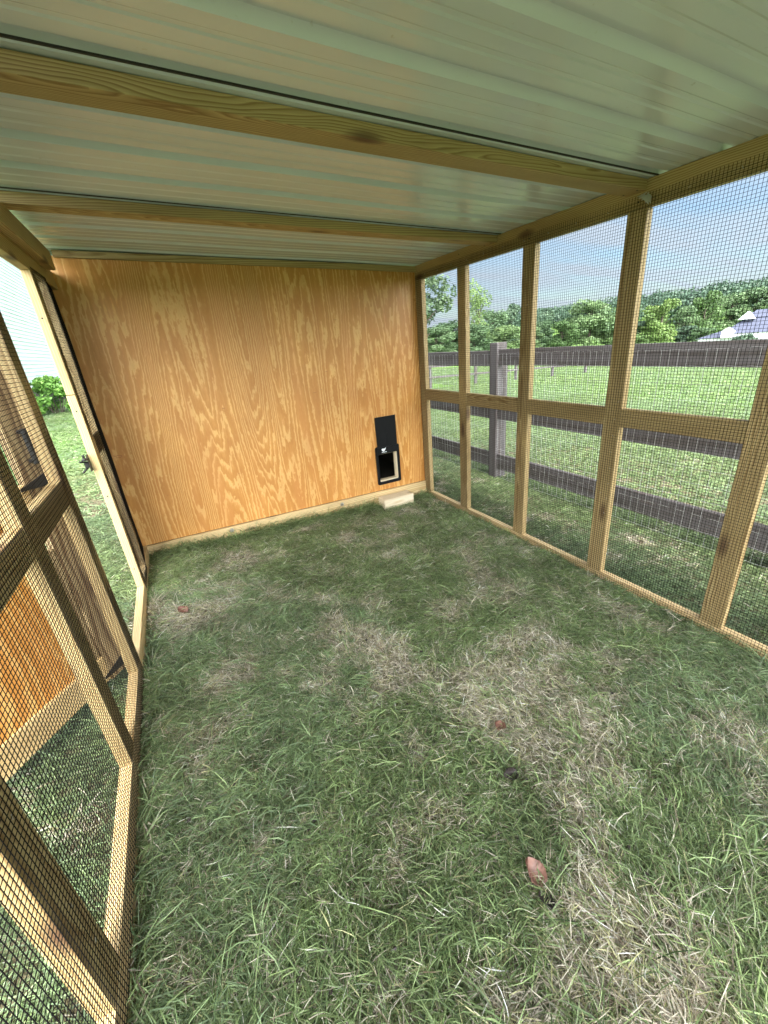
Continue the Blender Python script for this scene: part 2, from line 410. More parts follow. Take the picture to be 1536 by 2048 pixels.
# far end frame behind the camera
rb('top_plate', .0, W, YF - D, YF - .001, 1.80, 1.90, P, run, 'x', shear=True)
for x in (0, .6, 1.2, 1.8, 2.27): rb('stud', x, x + .089, YF - D, YF - .001, .0, 1.799, P, run, 'z', shear=True)
# purlins on the flat
for k, (a, b) in enumerate([(-.950, -.861), (-1.846, -1.757), (-2.742, -2.653), (-3.64, -3.55)]):
    rb('roof_purlin', -.02 if k else -.03, W - .001, a, b, 1.869, 1.9075, P, run, 'x', shear=True, seed=90 + k)
# ribbed roof panel: profile across y, ribs run along x
def roof_profile():
    pts = []; y = .32; y0 = -.9785 + .229 * 6
    ys = []
    k = 0
    yc = y0
    prof = []
    while yc > -4.1:
        # major rib (rises), then pan with two small ribs
        prof += [(yc + .030, 0), (yc + .012, .019), (yc - .012, .019), (yc - .030, 0)]
        for c in (-.083, -.146):
            prof += [(yc + c + .013, 0), (yc + c + .006, .0022), (yc + c - .006, .0022), (yc + c - .013, 0)]
        yc -= .229
    return prof
prof = roof_profile()
xs = np.linspace(-.12, W + .10, 30)
vs, fs = [], []
n = len(prof)
for x in xs:
    for (y, z) in prof: vs.append((x, y, 1.9095 + sh(x) + z + .0012 * math.sin(x * 5 + y * 3)))
for x in xs:
    for (y, z) in prof: vs.append((x, y, 1.9095 + sh(x) + z + .0012 * math.sin(x * 5 + y * 3) + .0012))
o2 = n * len(xs)
for i in range(len(xs) - 1):
    for j in range(n - 1):
        a, b, c, d = i * n + j, (i + 1) * n + j, (i + 1) * n + j + 1, i * n + j + 1
        fs.append((a, b, c, d)); fs.append((o2 + d, o2 + c, o2 + b, o2 + a))
parts.append(mesh_obj('roof_panel', vs, fs, M['metal'], run))
for yq in (-.9815, -1.889, -2.80):      # added black strips painting the shadow gap at the sheet laps in front of purlins
    parts.append(board('lap_shadow_strip', -.10, W - .002, yq - .004, yq + .002, 1.9045, 1.9085, M['iron'], run, 'x', shear=True, bev=0))
# gate latch catcher on the door jamb
bm = bmesh.new()
def bx(bm, c, s, rot=None):
    r = bmesh.ops.create_cube(bm, size=1); mt = Matrix.Translation(c) @ (rot if rot else Matrix.Identity(4)) @ Matrix.Diagonal((*s, 1))
    bmesh.ops.transform(bm, matrix=mt, verts=r['verts']); return r['verts']
def cyl(bm, p, q, r, r2=None, seg=10):
    p, q = Vector(p), Vector(q); d = q - p
    k = bmesh.ops.create_cone(bm, cap_ends=True, segments=seg, radius1=r, radius2=r2 or r, depth=d.length)
    bmesh.ops.transform(bm, matrix=Matrix.Translation((p + q) / 2) @ d.to_track_quat('Z', 'Y').to_matrix().to_4x4(), verts=k['verts'])
bx(bm, (-.040, -.640, .945), (.003, .045, .085)); bx(bm, (-.050, -.66, .968), (.022, .05, .006))
cyl(bm, (-.05, -.69, .975), (-.035, -.655, .968), .005); cyl(bm, (-.052, -.665, .965), (-.052, -.665, .992), .006)
cyl(bm, (-.075, -.672, .905), (-.045, -.650, .930), .005); cyl(bm, (-.070, -.69, .965), (-.04, -.655, .95), .0045)
bx(bm, (-.05, -.652, .940), (.02, .02, .03))
parts.append(bm_obj('gate_latch', bm, M['iron'], run))

# screw heads: purlin ends, stud feet and tops on the right wall
def screw(p, nrm):
    bm = bmesh.new(); p = Vector(p); nrm = Vector(nrm); cyl(bm, p - nrm * .002, p + nrm * .0012, .0042, .0036, 8)
    return bm_obj('screw', bm, M['iron'], run)
for k, (a, b) in enumerate(st[1:5]):
    for z in (1.835, 1.880):
        screw((W, (a + b) / 2 + .02 * (z > 1.85), z), (-1, 0, 0))
for yq in (-.905, -1.80):
    for dz in (-.03, .03): screw((W * .985, yq + dz, 1.869 + sh(W * .985)), (0, 0, -1))
    screw((.02, yq, 1.869 + sh(.02)), (0, 0, -1))
for z in (.3, .75, 1.2, 1.62): screw((-.019, -.621, z), (0, -1, 0))

# staples holding the wire
bm = bmesh.new(); bx(bm, (0, 0, 0), (.0014, .0013, .011)); stm = bpy.data.meshes.new('staple'); bm.to_mesh(stm); bm.free(); stm.materials.append(M['zinc'])
rs = random.Random(4)
sp = [(W - .0035, st[3][0] + .02 + rs.uniform(-.006, .006), z) for z in np.arange(.25, 1.1, .085)]
for k in range(1, 5): sp += [(W - .0035, (st[k][0] + st[k][1]) / 2 + rs.uniform(-.02, .02), z + rs.uniform(-.04, .04)) for z in (.5, 1.2, 1.5)]
sp += [(W - .0035, -.15 - .17 * k, 1.832 + rs.uniform(-.006, .006)) for k in range(16)] + [(W - .0035, -.2 - .24 * k, .035) for k in range(11)]
sp += [(.0035, -1.38 + rs.uniform(-.01, .01), z) for z in np.arange(.25, 1.7, .16)] + [(.0035, -2.48, z) for z in np.arange(.2, .9, .13)]
for p_ in sp:
    o = bpy.data.objects.new('staple', stm); o.location = p_; o.rotation_euler = (rs.uniform(-1.4, 1.4), 0, 0); link(o, run)

# the door leaf, swung outward against the side
A = Vector((-.045, -1.345, 0)); th = Vector((-.6, -.8, 0)); nn = Vector((.8, -.6, 0))
door = None
def leaf_board(name, s0, s1, z0, z1, mat, parent, axis, t0=-.038, t1=0, seed=1, bev=.003):
    bm = bmesh.new(); bmesh.ops.create_cube(bm, size=1)
    for v in bm.verts: v.co = (s1 if v.co.x > 0 else s0, t1 if v.co.y > 0 else t0, z1 if v.co.z > 0 else z0)
    if bev: bmesh.ops.bevel(bm, geom=bm.edges[:], offset=bev, segments=2, affect='EDGES')
    o = bm_obj(name, bm, mat, parent); add_gr(o, axis, seed)
    for v in o.data.vertices:
        s, t, z = v.co; v.co = A + th * s + nn * t + Vector((0, 0, z))
    o.data.update(); return o
door = leaf_board('door', .0, .089, .175, 1.79, M['knotty'], run, 'z', seed=5); parts.append(door)       # hinge stile
leaf_board('stile', .612, .70, .175, 1.79, M['pine2'], door, 'z', seed=6)
leaf_board('rail', .090, .611, .185, .300, M['pine2'], door, 'x', seed=7)
leaf_board('rail', .090, .611, .955, 1.045, M['pine2'], door, 'x', seed=8)
leaf_board('rail', .090, .611, 1.70, 1.79, M['pine2'], door, 'x', seed=9)
leaf_board('brace_board', .0895, .185, .301, .80, M['knotty'], door, 'z', seed=33, t0=-.03, t1=-.006)
pp = leaf_board('plywood_panel', .1855, .6105, .301, .954, M['ply'], door, 'z', t0=-.024, t1=-.012, bev=0)
segs = []
for i in range(int(.52 / .0127)):
    s = .09 + i * .0127; p0 = A + th * s - nn * .040
    segs.append((np.array([[p0.x, p0.y, z] for z in (1.046, 1.3, 1.69)]), (nn.x, nn.y, 0)))
for j in range(int(.65 / .0127)):
    z = 1.046 + j * .0127; segs.append((np.array([list((A + th * s - nn * .040))[:2] + [z] for s in (.09, .3, .61)]), (0, 0, 1)))
tubes('wire_mesh', segs, .00078, M['wire'], door)
def strap(zc):
    bm = bmesh.new(); L = [(-.002, .028), (.012, .028), (.02, .022), (.115, .006), (.12, -.003), (.02, -.022), (.012, -.028), (-.002, -.028)]
    v0 = [bm.verts.new(A + th * s + nn * .0015 + Vector((0, 0, zc + z - s * .12))) for s, z in L]
    v1 = [bm.verts.new(A + th * s + nn * .0050 + Vector((0, 0, zc + z - s * .12))) for s, z in L]
    bm.faces.new(v1); bm.faces.new(v0[::-1])
    for i in range(len(L)): bm.faces.new((v0[i], v0[(i + 1) % len(L)], v1[(i + 1) % len(L)], v1[i]))
    cyl(bm, A + nn * .006 + Vector((0, 0, zc - .03)), A + nn * .006 + Vector((0, 0, zc + .03)), .006)
    return bm_obj('hinge', bm, M['iron'], door)
strap(1.045); strap(.222); strap(1.66)
bm = bmesh.new()
hb = A + th * .045
for z in (1.115, 1.215): cyl(bm, hb + Vector((0, 0, z)), hb + nn * .022 + Vector((0, 0, z)), .007)
cyl(bm, hb + nn * .022 + Vector((0, 0, 1.105)), hb + nn * .022 + Vector((0, 0, 1.225)), .009)
bm_obj('handle', bm, M['iron'], door)

# ------------------------------------------------------------------ coop behind the run: plywood wall, base board, pop door
coop = empty('chicken_coop', (W / 2, .6, 0))
tag(coop, 'coop end wall of orange grained plywood with a small black pop door', 'coop')
HX0, HX1, HZ0, HZ1 = 1.890, 2.085, .226, .486      # opening
def wall_with_hole(y, t):
    x0, x1 = -.04, W + .03
    bt = lambda x: .186 - (.186 - .142) * x / W; tp = lambda x: 1.985 - .112 * x / W
    xs = [x0, HX0, HX1, x1]; vs = []; fs = []
    rows = lambda x: [bt(x), HZ0, HZ1, tp(x)]
    for yy in (y, y + t):
        for x in xs:
            for z in rows(x): vs.append((x, yy, z))
    def id(k, i, j): return k * 16 + i * 4 + j
    for k in (0, 1):
        for i in range(3):
            for j in range(3):
                if i == 1 and j == 1: continue
                f = (id(k, i, j), id(k, i + 1, j), id(k, i + 1, j + 1), id(k, i, j + 1)); fs.append(f if k == 0 else f[::-1])
    loop = [(1, 1), (2, 1), (2, 2), (1, 2)]
    for a, b in zip(loop, loop[1:] + loop[:1]): fs.append((id(0, *a), id(0, *b), id(1, *b), id(1, *a)))
    ol = [(0, 0), (3, 0), (3, 3), (0, 3)]
    for a, b in zip(ol, ol[1:] + ol[:1]): fs.append((id(0, *b), id(0, *a), id(1, *a), id(1, *b)))
    return mesh_obj('plywood_wall', vs, fs, M['ply'], coop)
wall_with_hole(.004, .012)
board('base_board', -.03, W + .03, -.016, .003, 0, 0, M['pine2'], coop, 'x', zr=((.02, .184), (-.06, .140)), seed=141)
# lower strip of the base board sits a little proud
board('base_board', -.03, W + .03, -.026, -.0165, 0, 0, M['pine2'], coop, 'x', zr=((.0, .136), (-.07, .052)), seed=142, bev=.002)
board('top_nailer', .03, W - .001, -.022, .0035, 0, 0, P, coop, 'x', zr=((1.974, 2.008), (1.866, 1.905)), seed=143)
board('corner_post', -.04, -.002, .017, .10, 0, 1.98, P, coop, 'z', seed=144)
# coop body
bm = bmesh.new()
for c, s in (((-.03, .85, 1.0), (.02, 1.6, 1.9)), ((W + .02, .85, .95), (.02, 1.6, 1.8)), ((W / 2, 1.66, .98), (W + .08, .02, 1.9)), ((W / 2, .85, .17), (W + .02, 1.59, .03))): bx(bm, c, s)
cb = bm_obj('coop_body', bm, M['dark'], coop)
bm = bmesh.new(); vv = [bm.verts.new(v) for v in ((-.2, .33, 2.03), (W + .2, .33, 1.92), (W + .2, 1.9, 1.92), (-.2, 1.9, 2.03), (-.2, .33, 2.05), (W + .2, .33, 1.94), (W + .2, 1.9, 1.94), (-.2, 1.9, 2.05))]
for f in ((0, 1, 2, 3), (7, 6, 5, 4), (0, 4, 5, 1), (1, 5, 6, 2), (2, 6, 7, 3), (3, 7, 4, 0)): bm.faces.new([vv[i] for i in f])
bm_obj('coop_roof', bm, M['metal'], coop)
# bolts
for (x, z) in ((.582, .144), (1.5, .125)):
    bm = bmesh.new(); cyl(bm, (x, -.030, z), (x, -.022, z), .011, seg=8); cyl(bm, (x, -.024, z), (x, -.016, z), .016, seg=16)
    bm_obj('bolt', bm, M['zinc'], coop)
# pop door
def rrect(x0, x1, z0, z1, r, n=5):
    pts = []
    for cx, cz, a0 in ((x1 - r, z0 + r, -90), (x1 - r, z1 - r, 0), (x0 + r, z1 - r, 90), (x0 + r, z0 + r, 180)):
        for i in range(n + 1):
            a = rad(a0 + 90 * i / n); pts.append((cx + r * math.cos(a), cz + r * math.sin(a)))
    return pts
def ring_plate(name, out, inn, y0, y1, mat, parent):
    n = len(out); bm = bmesh.new()
    L = [[bm.verts.new((x, y, z)) for x, z in pts] for pts, y in ((out, y0), (inn, y0), (out, y1), (inn, y1))]
    for i in range(n):
        j = (i + 1) % n
        bm.faces.new((L[0][i], L[0][j], L[1][j], L[1][i])); bm.faces.new((L[2][i], L[3][i], L[3][j], L[2][j]))
        bm.faces.new((L[0][i], L[2][i], L[2][j], L[0][j])); bm.faces.new((L[1][i], L[1][j], L[3][j], L[3][i]))
    return bm_obj(name, bm, mat, parent)
out = rrect(1.870, 2.104, .204, .548, .016); inn = rrect(1.893, 2.082, .230, .482, .012)
pop = ring_plate('pop_door', out, inn, -.0075, .0035, M['black'], coop)
# lip and housing across the top
bm = bmesh.new(); bx(bm, (1.987, -.0125, .516), (.214, .009, .056)); bmesh.ops.bevel(bm, geom=bm.edges[:], offset=.003, segments=2, affect='EDGES')
bm_obj('track_cover', bm, M['black'], pop)
bm = bmesh.new(); bx(bm, (1.990, -.004, .655), (.196, .004, .292)); bx(bm, (1.996, -.007, .60), (.004, .003, .12)); bx(bm, (1.990, -.0075, .7985), (.196, .008, .004))
bm_obj('sliding_panel', bm, M['black'], pop)
o = ring_plate('liner', rrect(1.889, 2.086, .2255, .4865, .01), rrect(1.9015, 2.0735, .238, .474, .01), .0168, .055, M['block'], pop); add_gr(o, 'z', 3)
bm = bmesh.new(); bx(bm, (2.081, .036, .355), (.006, .06, .25)); bx(bm, (1.987, .036, .2335), (.19, .06, .008)); o = bm_obj('sill_liner', bm, M['block'], pop); add_gr(o, 'z', 4)
# white bird emblem with a line of tiny lettering below
bird = [(0, .012), (.006, .020), (.012, .017), (.018, .019), (.026, .014), (.034, .020), (.044, .024), (.040, .014), (.036, .006), (.028, -.002), (.020, -.008), (.012, -.007), (.008, -.002), (.003, .004)]
bm = bmesh.new(); vv = [bm.verts.new((1.925 + x, -.0176, .513 + z)) for x, z in bird]; f = bm.faces.new(vv)
bmesh.ops.triangulate(bm, faces=[f])
rr = random.Random(2); x = 1.926
while x < 1.975:
    w = rr.uniform(.002, .0042); bx(bm, (x + w / 2, -.0176, .4985), (w, .0006, .0045)); x += w + .0012
bm_obj('emblem', bm, M['emblem'], pop)

# wooden step block
blk = bmesh.new(); bx(blk, (0, 0, 0), (.298, .085, .108)); 
bmesh.ops.bevel(blk, geom=blk.edges[:], offset=.003, segments=2, affect='EDGES')
for v in list(blk.verts): pass
b1 = bm_obj('wooden_block', blk, M['block']); b1.data.update(); add_gr(b1, 'x', 17)
for v in b1.data.vertices: v.co.y *= 1.45
b1.location = (1.9895, -.092, .056); b1.rotation_euler = (0, rad(1.0), rad(1.5))
tag(b1, 'short pale offcut of thick lumber lying as a step below the black pop door', 'wood block')

# wire loop hooked on the plywood
t = np.linspace(0, 2 * math.pi, 26)
pts = [(-.035, -.006, .855), (-.012, -.010, .852)] + [(.018 + .018 * -math.cos(a), -.010 - .002 * math.sin(a), .846 - .008 * (a / 6.28) + .0055 * math.sin(a)) for a in t]
wl = tubes('wire_loop', [(np.array(pts), (0.02, 1, .03))], .0014, M['copper'], None, sides=6, smooth=True)
tag(wl, 'small rusty wire loop sticking out at the left edge of the plywood', 'wire')

# crumpled plastic scrap stuck on top of the stud
bm = bmesh.new(); rr = random.Random(5); base = [(2.352, -1.818, 1.848), (2.349, -1.833, 1.862), (2.345, -1.850, 1.848), (2.347, -1.864, 1.852), (2.350, -1.885, 1.838), (2.345, -1.877, 1.812), (2.352, -1.868, 1.826), (2.340, -1.845, 1.838)]
for k in range(9):
    a, b, c = rr.sample(base, 3); ja = lambda p: Vector(p) + Vector((rr.uniform(-.014, .001), rr.uniform(-.006, .006), rr.uniform(-.006, .006)))
    A1, B1, C1 = ja(a), ja(b), ja(c); v = [bm.verts.new(q) for q in (A1, B1, C1)]; bm.faces.new(v)
ps = bm_obj('plastic_scrap', bm, M['scrap'])
md = ps.modifiers.new('s', 'SOLIDIFY'); md.thickness = .0012
tag(ps, 'crumpled scrap of clear plastic caught on top of a right wall stud', 'scrap')

# ------------------------------------------------------------------ board fence to the right
FX = 3.2
fence = empty('board_fence', (FX, .03, float(gz(FX))))
tag(fence, 'weathered grey board fence with white welded wire along the right side of the lawn', 'fence')
OW = M['oldwood']
def fboard(name, *a, **k):
    return board(name, *a, **k)
py = [.03 + 2.44 * k for k in range(-2, 6)]
for k, y in enumerate(py):
    g = float(gz(FX))
    board('post', FX - .005, FX + .115, y - .052, y + .052, g - .1, 1.285 if k == 2 else 1.28, OW, fence, 'z', seed=200 + k, bev=.008)
    board('post_board', FX + .117, FX + .150, y - .03, y + .11, g - .1, 1.14, OW, fence, 'z', seed=230 + k)
for k in range(len(py) - 1):
    a, b = py[k] + .053, py[k + 1] - .053
    for j, (z0, z1) in enumerate(((1.082, 1.222), (.585, .725), (.085, .240))):
        o = board('rail', FX + .012, FX + .045, a, b, z0 + .006 * math.sin(k * 2 + j), z1 + .006 * math.sin(k * 2 + j), OW, fence, 'y', seed=300 + k * 3 + j, bev=.004)
segs = []
y = -4.0
rg = np.random.default_rng(4)
while y < 10:
    z = np.linspace(.0, 1.19, 14); segs.append((np.stack([FX + .006 + .002 * np.sin(z * 9 + y), y + .002 * np.sin(z * 7 + y * 5), z], 1), (0, 1, 0))); y += .0508
for z in (.0, .095, .19, .29, .39, .49, .59, .69, .79, .89, .99, 1.093, 1.19):
    yy = np.linspace(-4.0, 10, 280); segs.append((np.stack([FX + .003 + .002 * np.sin(yy * 5), yy, z + .0022 * np.sin(yy * 62) + .003 * np.sin(yy * 4 + z * 9)], 1), (0, 0, 1)))
tubes('wire_mesh', segs, .0009, M['galv'], fence, sides=4)
for o in list(bpy.data.objects):
    if o.parent is fence and o.name.startswith('wire_mesh'): break
# a thin far fence across the lawn
ff = empty('rail_fence', (10, 9, float(gz(10)))); tag(ff, 'low distant rail fence crossing the lawn beyond the grey board fence', 'fence')
for k in range(6):
    x = 6.4 + 1.9 * k; board('post', x, x + .08, 9.0, 9.08, float(gz(x)) - .1, float(gz(x)) + .80, OW, ff, 'z')
for z in (.74, .40): board('rail', 6.4, 16.0, 8.97, 8.995, 0, 0, OW, ff, 'x', zr=((float(gz(6.4)) + z - .06, float(gz(6.4)) + z), (float(gz(16)) + z - .06, float(gz(16)) + z)))

# ------------------------------------------------------------------ neighbour house on the left with lap siding
hs = empty('siding_house', (-3.7, 14, .25)); tag(hs, 'two storey house wall in pale blue lap siding behind the green shrub', 'house')
HY0, HY1 = 6.0, 20.75
vs, fs = [], []
z = .95; lap = .128; k = 0; prof = []
while z < 6.0: prof += [(-3.7 + .032, z), (-3.7, z + lap)]; z += lap
for yy in (HY0, HY1):
    for (x, z) in prof: vs.append((x, yy, z))
n = len(prof)
for j in range(n - 1): fs.append((j, j + 1, n + j + 1, n + j))
# back of the block
b0 = len(vs)
vs += [(-11, HY0, .95), (-11, HY1, .95), (-11, HY0, 6.0), (-11, HY1, 6.0), (-3.7, HY0, .95), (-3.7, HY1, .95), (-3.7, HY0, 6.0), (-3.7, HY1, 6.0)]
fs += [(b0, b0 + 2, b0 + 3, b0 + 1), (b0 + 1, b0 + 3, b0 + 7, b0 + 5), (b0, b0 + 4, b0 + 6, b0 + 2)]
mesh_obj('siding_wall', vs, fs, M['siding'], hs)
def hbox(name, x0, x1, y0, y1, z0, z1, mat, parent):
    bm = bmesh.new(); bx(bm, ((x0 + x1) / 2, (y0 + y1) / 2, (z0 + z1) / 2), (x1 - x0, y1 - y0, z1 - z0)); return bm_obj(name, bm, mat, parent)
hbox('foundation', -10.9, -3.72, HY0 + .05, HY1 - .05, .0, .948, M['foundation'], hs)
hbox('corner_trim', -3.80, -3.67, HY1 + .001, HY1 + .13, .95, 6.0, M['white'], hs)
bm = bmesh.new(); q = [(-3.6, HY0 - .4, 6.0), (-3.6, HY1 + .4, 6.0), (-7.4, HY1 + .4, 8.0), (-7.4, HY0 - .4, 8.0), (-11.4, HY1 + .4, 6.0), (-11.4, HY0 - .4, 6.0)]
vv = [bm.verts.new(p) for p in q]; bm.faces.new((vv[0], vv[1], vv[2], vv[3])); bm.faces.new((vv[3], vv[2], vv[4], vv[5])); bm.faces.new((vv[1], vv[4], vv[2])); bm.faces.new((vv[0], vv[3], vv[5])); bm.faces.new((vv[0], vv[5], vv[4], vv[1]))
bm_obj('roof', bm, M['shingle'], hs)

# ------------------------------------------------------------------ distant house with blue grey roofs
dh = empty('distant_house', (64.5, 24, -2.6)); tag(dh, 'white house with blue grey shingle roofs in front of the trees, far right', 'house')
u = Vector((.28, -.96, 0)).normalized()      # image right
w_ = Vector((.92, .28, 0)).normalized()      # away from the camera
O = Vector((64.0, 27.0, 0))
def dp(a, d, z): return O + u * a + w_ * d + Vector((0, 0, z))
def prism(name, pts, faces, mat):
    bm = bmesh.new(); vv = [bm.verts.new(p) for p in pts]
    for f in faces: bm.faces.new([vv[i] for i in f])
    return bm_obj(name, bm, mat, dh)
def dbox(name, a0, a1, d0, d1, z0, z1, mat):
    pts = [dp(a, d, z) for a in (a0, a1) for d in (d0, d1) for z in (z0, z1)]
    return prism(name, pts, [(0, 1, 3, 2), (4, 6, 7, 5), (0, 4, 5, 1), (2, 3, 7, 6), (0, 2, 6, 4), (1, 5, 7, 3)], mat)
dbox('wall', -.2, 9, .3, 7, -3.0, -1.45, M['white'])
# main hip roof
prism('roof', [dp(-.5, 0, -1.5), dp(9.4, 0, -1.5), dp(9.4, 7.4, -1.5), dp(-.5, 7.4, -1.5), dp(1.6, 3.7, .62), dp(8, 3.7, .62)],
      [(0, 1, 5, 4), (2, 3, 4, 5), (3, 0, 4), (1, 2, 5), (0, 3, 2, 1)], M['shingle'])
# low wing to the left
prism('roof', [dp(-3.2, .2, -1.95), dp(.4, .2, -1.95), dp(.4, 3.4, -1.0), dp(-.8, 3.4, -1.15), dp(-3.2, 6.4, -1.95), dp(.4, 6.4, -1.95)],
      [(0, 1, 2, 3), (3, 2, 5, 4), (0, 3, 4), (1, 5, 2), (0, 4, 5, 1)], M['shingle'])
dbox('wall', -2.9, .3, .5, 6, -3.0, -1.96, M['white'])
# upper hip and gable dormer
prism('roof', [dp(1.0, 2.6, .1), dp(4.6, 2.6, .1), dp(4.6, 5, .1), dp(1.0, 5, .1), dp(2.0, 3.8, .95), dp(3.5, 3.8, .95)],
      [(0, 1, 5, 4), (2, 3, 4, 5), (3, 0, 4), (1, 2, 5), (0, 3, 2, 1)], M['shingle'])
prism('dormer', [dp(.6, 1.6, .0), dp(2.2, 1.6, .0), dp(1.4, 1.6, .85), dp(.6, 3.5, .0), dp(2.2, 3.5, .0), dp(1.4, 3.5, .85)],
      [(0, 1, 2), (3, 5, 4), (0, 3, 4, 1), (1, 4, 5, 2), (2, 5, 3, 0)], M['white'])
prism('gable_wall', [dp(-.5, -.25, -1.95), dp(.75, -.25, -1.95), dp(.75, -.25, -1.2), dp(.1, -.25, -.75), dp(-.5, -.25, -1.1), dp(-.5, .6, -1.95), dp(.75, .6, -1.95), dp(.75, .6, -1.2), dp(.1, .6, -.75), dp(-.5, .6, -1.1)],
      [(0, 1, 2, 3, 4), (9, 8, 7, 6, 5), (0, 5, 6, 1), (1, 6, 7, 2), (2, 7, 8, 3), (3, 8, 9, 4), (4, 9, 5, 0)], M['white'])

# ------------------------------------------------------------------ foliage
def leaves(centers, n, size, rg, flat=.35):
    """leaf quads scattered in clumps; returns verts, faces, shade values"""
    k = len(centers)
    idx = rg.integers(0, k, n); c = np.array([centers[i][:3] for i in idx]); r = np.array([centers[i][3] for i in idx])
    d = rg.normal(size=(n, 3)); d /= np.linalg.norm(d, axis=1)[:, None]
    rr = r * rg.uniform(.45, 1.08, n) ** .6
    p = c + d * rr[:, None] * np.array([1, 1, .85])
    # each leaf a bent quad
    a = rg.normal(size=(n, 3)) * .6 + d * .5 + np.array([0, 0, .35]); a /= np.linalg.norm(a, axis=1)[:, None]
    t = np.cross(a, rg.normal(size=(n, 3))); t /= np.linalg.norm(t, axis=1)[:, None]; b = np.cross(a, t)
    s = size * rg.uniform(.6, 1.4, n)[:, None]
    v = np.stack([p - t * s, p + b * s * .6, p + t * s, p - b * s * .6], 1).reshape(-1, 3)
    f = np.arange(4 * n).reshape(-1, 4)
    shade = np.clip(rg.uniform(0, 1, n) * .55 + .45 * np.clip(rg.normal(.5, .3, k), 0, 1)[idx], 0, 1)
    return v, f, np.repeat(shade, 4)
def crown_mesh(name, centers, n, size, mat, seed):
    rg = np.random.default_rng(seed); v, f, s = leaves(centers, n, size, rg)
    me = bpy.data.meshes.new(name); me.vertices.add(len(v)); me.vertices.foreach_set('co', v.astype(np.float32).ravel())
    me.loops.add(f.size); me.loops.foreach_set('vertex_index', f.ravel().astype(np.int32))
    me.polygons.add(len(f)); me.polygons.foreach_set('loop_start', (np.arange(len(f)) * 4).astype(np.int32)); me.polygons.foreach_set('loop_total', np.full(len(f), 4, np.int32))
    at = me.attributes.new('lv', 'FLOAT', 'POINT'); at.data.foreach_set('value', s.astype(np.float32))
    me.update(); me.validate(); me.materials.append(mat); return me
def clumps(seed, hgt, wid, n, rmin, rmax, z0=.25):
    """clump spheres filling an uneven crown, unit tree: radius 1 wide"""
    rg = random.Random(seed); out = []
    for i in range(n):
        t = rg.random(); zc = z0 + (1 - z0) * t
        env = math.sin(math.pi * min(1, .12 + .85 * (t * .9 + .05))) ** .6
        a = rg.uniform(0, 6.28); q = math.sqrt(rg.random()) * env * .82
        r = rg.uniform(rmin, rmax)
        out.append((wid * q * math.cos(a), wid * q * math.sin(a), hgt * zc * .9, r))
    return out
def trunk_mesh(name, hgt, r, seed):
    rg = random.Random(seed); segs = []
    bm = bmesh.new(); pts = [Vector((0, 0, -.3))]
    for i in range(1, 7): pts.append(Vector((rg.uniform(-.03, .03) * hgt * i / 6, rg.uniform(-.03, .03) * hgt * i / 6, hgt * .85 * i / 6)))
    for i in range(6): cyl(bm, pts[i], pts[i + 1], r * (1 - i / 7), r * (1 - (i + 1) / 7), 7)
    for i in range(7):
        k = rg.randint(2, 5); a = rg.uniform(0, 6.28); L = hgt * rg.uniform(.15, .28)
        cyl(bm, pts[k], pts[k] + Vector((math.cos(a) * L, math.sin(a) * L, L * .9)), r * .35, r * .1, 5)
    me = bpy.data.meshes.new(name); bm.to_mesh(me); bm.free(); me.materials.append(M['bark']); return me
# unit variants, height 8, radius 3
protos = {}
for kind, mat, cnt, n, sz in (('g', 'leaf', 30, 9000, .17), ('g2', 'leaf', 26, 9000, .17), ('bright', 'leafb', 30, 9500, .17), ('dark', 'leafd', 26, 8500, .16), ('airy', 'leafb', 20, 2600, .13)):
    protos[kind] = (crown_mesh('crown_' + kind, clumps(hash_ := sum(map(ord, kind)), 8, 3, cnt, .7, 1.35, .1), n, sz, M[mat], hash_), trunk_mesh('trunk_' + kind, 7.5, .22, hash_))
TREES = [
 (38.4,43.3,7.6,2.4,'airy','tall thin airy tree standing above the left part of the tree line'),
 (36.9,46.9,3.2,3.4,'g','rounded green tree seen beside the corner post, first of the line'),
 (28.3,38.3,2.3,2.5,'g2','low green tree left of the first opening, in front of the line'),
 (46.2,49.7,4.4,2.7,'g','mid green tree right of the tall airy one'),
 (65.1,66.4,6.2,2.9,'dark','dark pointed tree behind the line, above the fence post'),
 (36.7,42.1,2.3,2.3,'g2','low bushy tree under the tall airy tree'),
 (42.2,42.6,2.0,2.6,'g','low bushy tree directly behind the fence post'),
 (53.7,49.6,1.4,2.6,'g2','low green tree behind the second stud'),
 (88.0,78.8,5.6,3.4,'dark','small dark distant tree left of the large round one'),
 (62.2,55.1,2.4,2.4,'g','low green tree under the small dark distant tree'),
 (56.9,46.1,2.0,2.6,'bright','light green tree at the left foot of the large round one'),
 (63.3,46.2,4.7,4.3,'g','large round green tree in the third opening'),
 (67.2,44.4,2.3,3.2,'g2','green tree hidden partly by the fourth stud'),
 (99.5,64.6,6.2,2.8,'dark','dark distant tree just right of the fourth stud'),
 (67.5,40.3,0.9,2.6,'dark','low dark tree between stud and bright round tree'),
 (67.1,37.2,3.6,3.0,'bright','bright round tree in the upper right opening'),
 (58.9,35.2,-0.7,1.5,'bright','small shrub like tree behind the fence beside the fourth stud'),
 (77.3,39.6,2.3,2.3,'g2','green tree right of the bright round tree'),
 (93.5,45.4,4.9,3.3,'bright','tall bright tree behind the white house'),
 (108.8,48.3,4.3,4.2,'g','broad green tree on the hill behind the house roof'),
 (112.2,45.7,4.8,4.4,'g2','broad dense tree on the hill above the house gable'),
 (110.1,40.4,4.6,4.0,'g','broad tree at the right edge above the house'),
 (73.9,37.6,-0.4,2.2,'dark','low dark tree left of the white house'),
 (73.2,34.6,-0.9,2.0,'g2','low green tree touching the left roof of the white house'),
 (94.6,30.3,1.5,3.8,'g','tree right of the white house roofs'),
 (27.6,44.6,5.7,3.4,'g','green tree hidden mostly behind the coop wall'),
]
used = set()
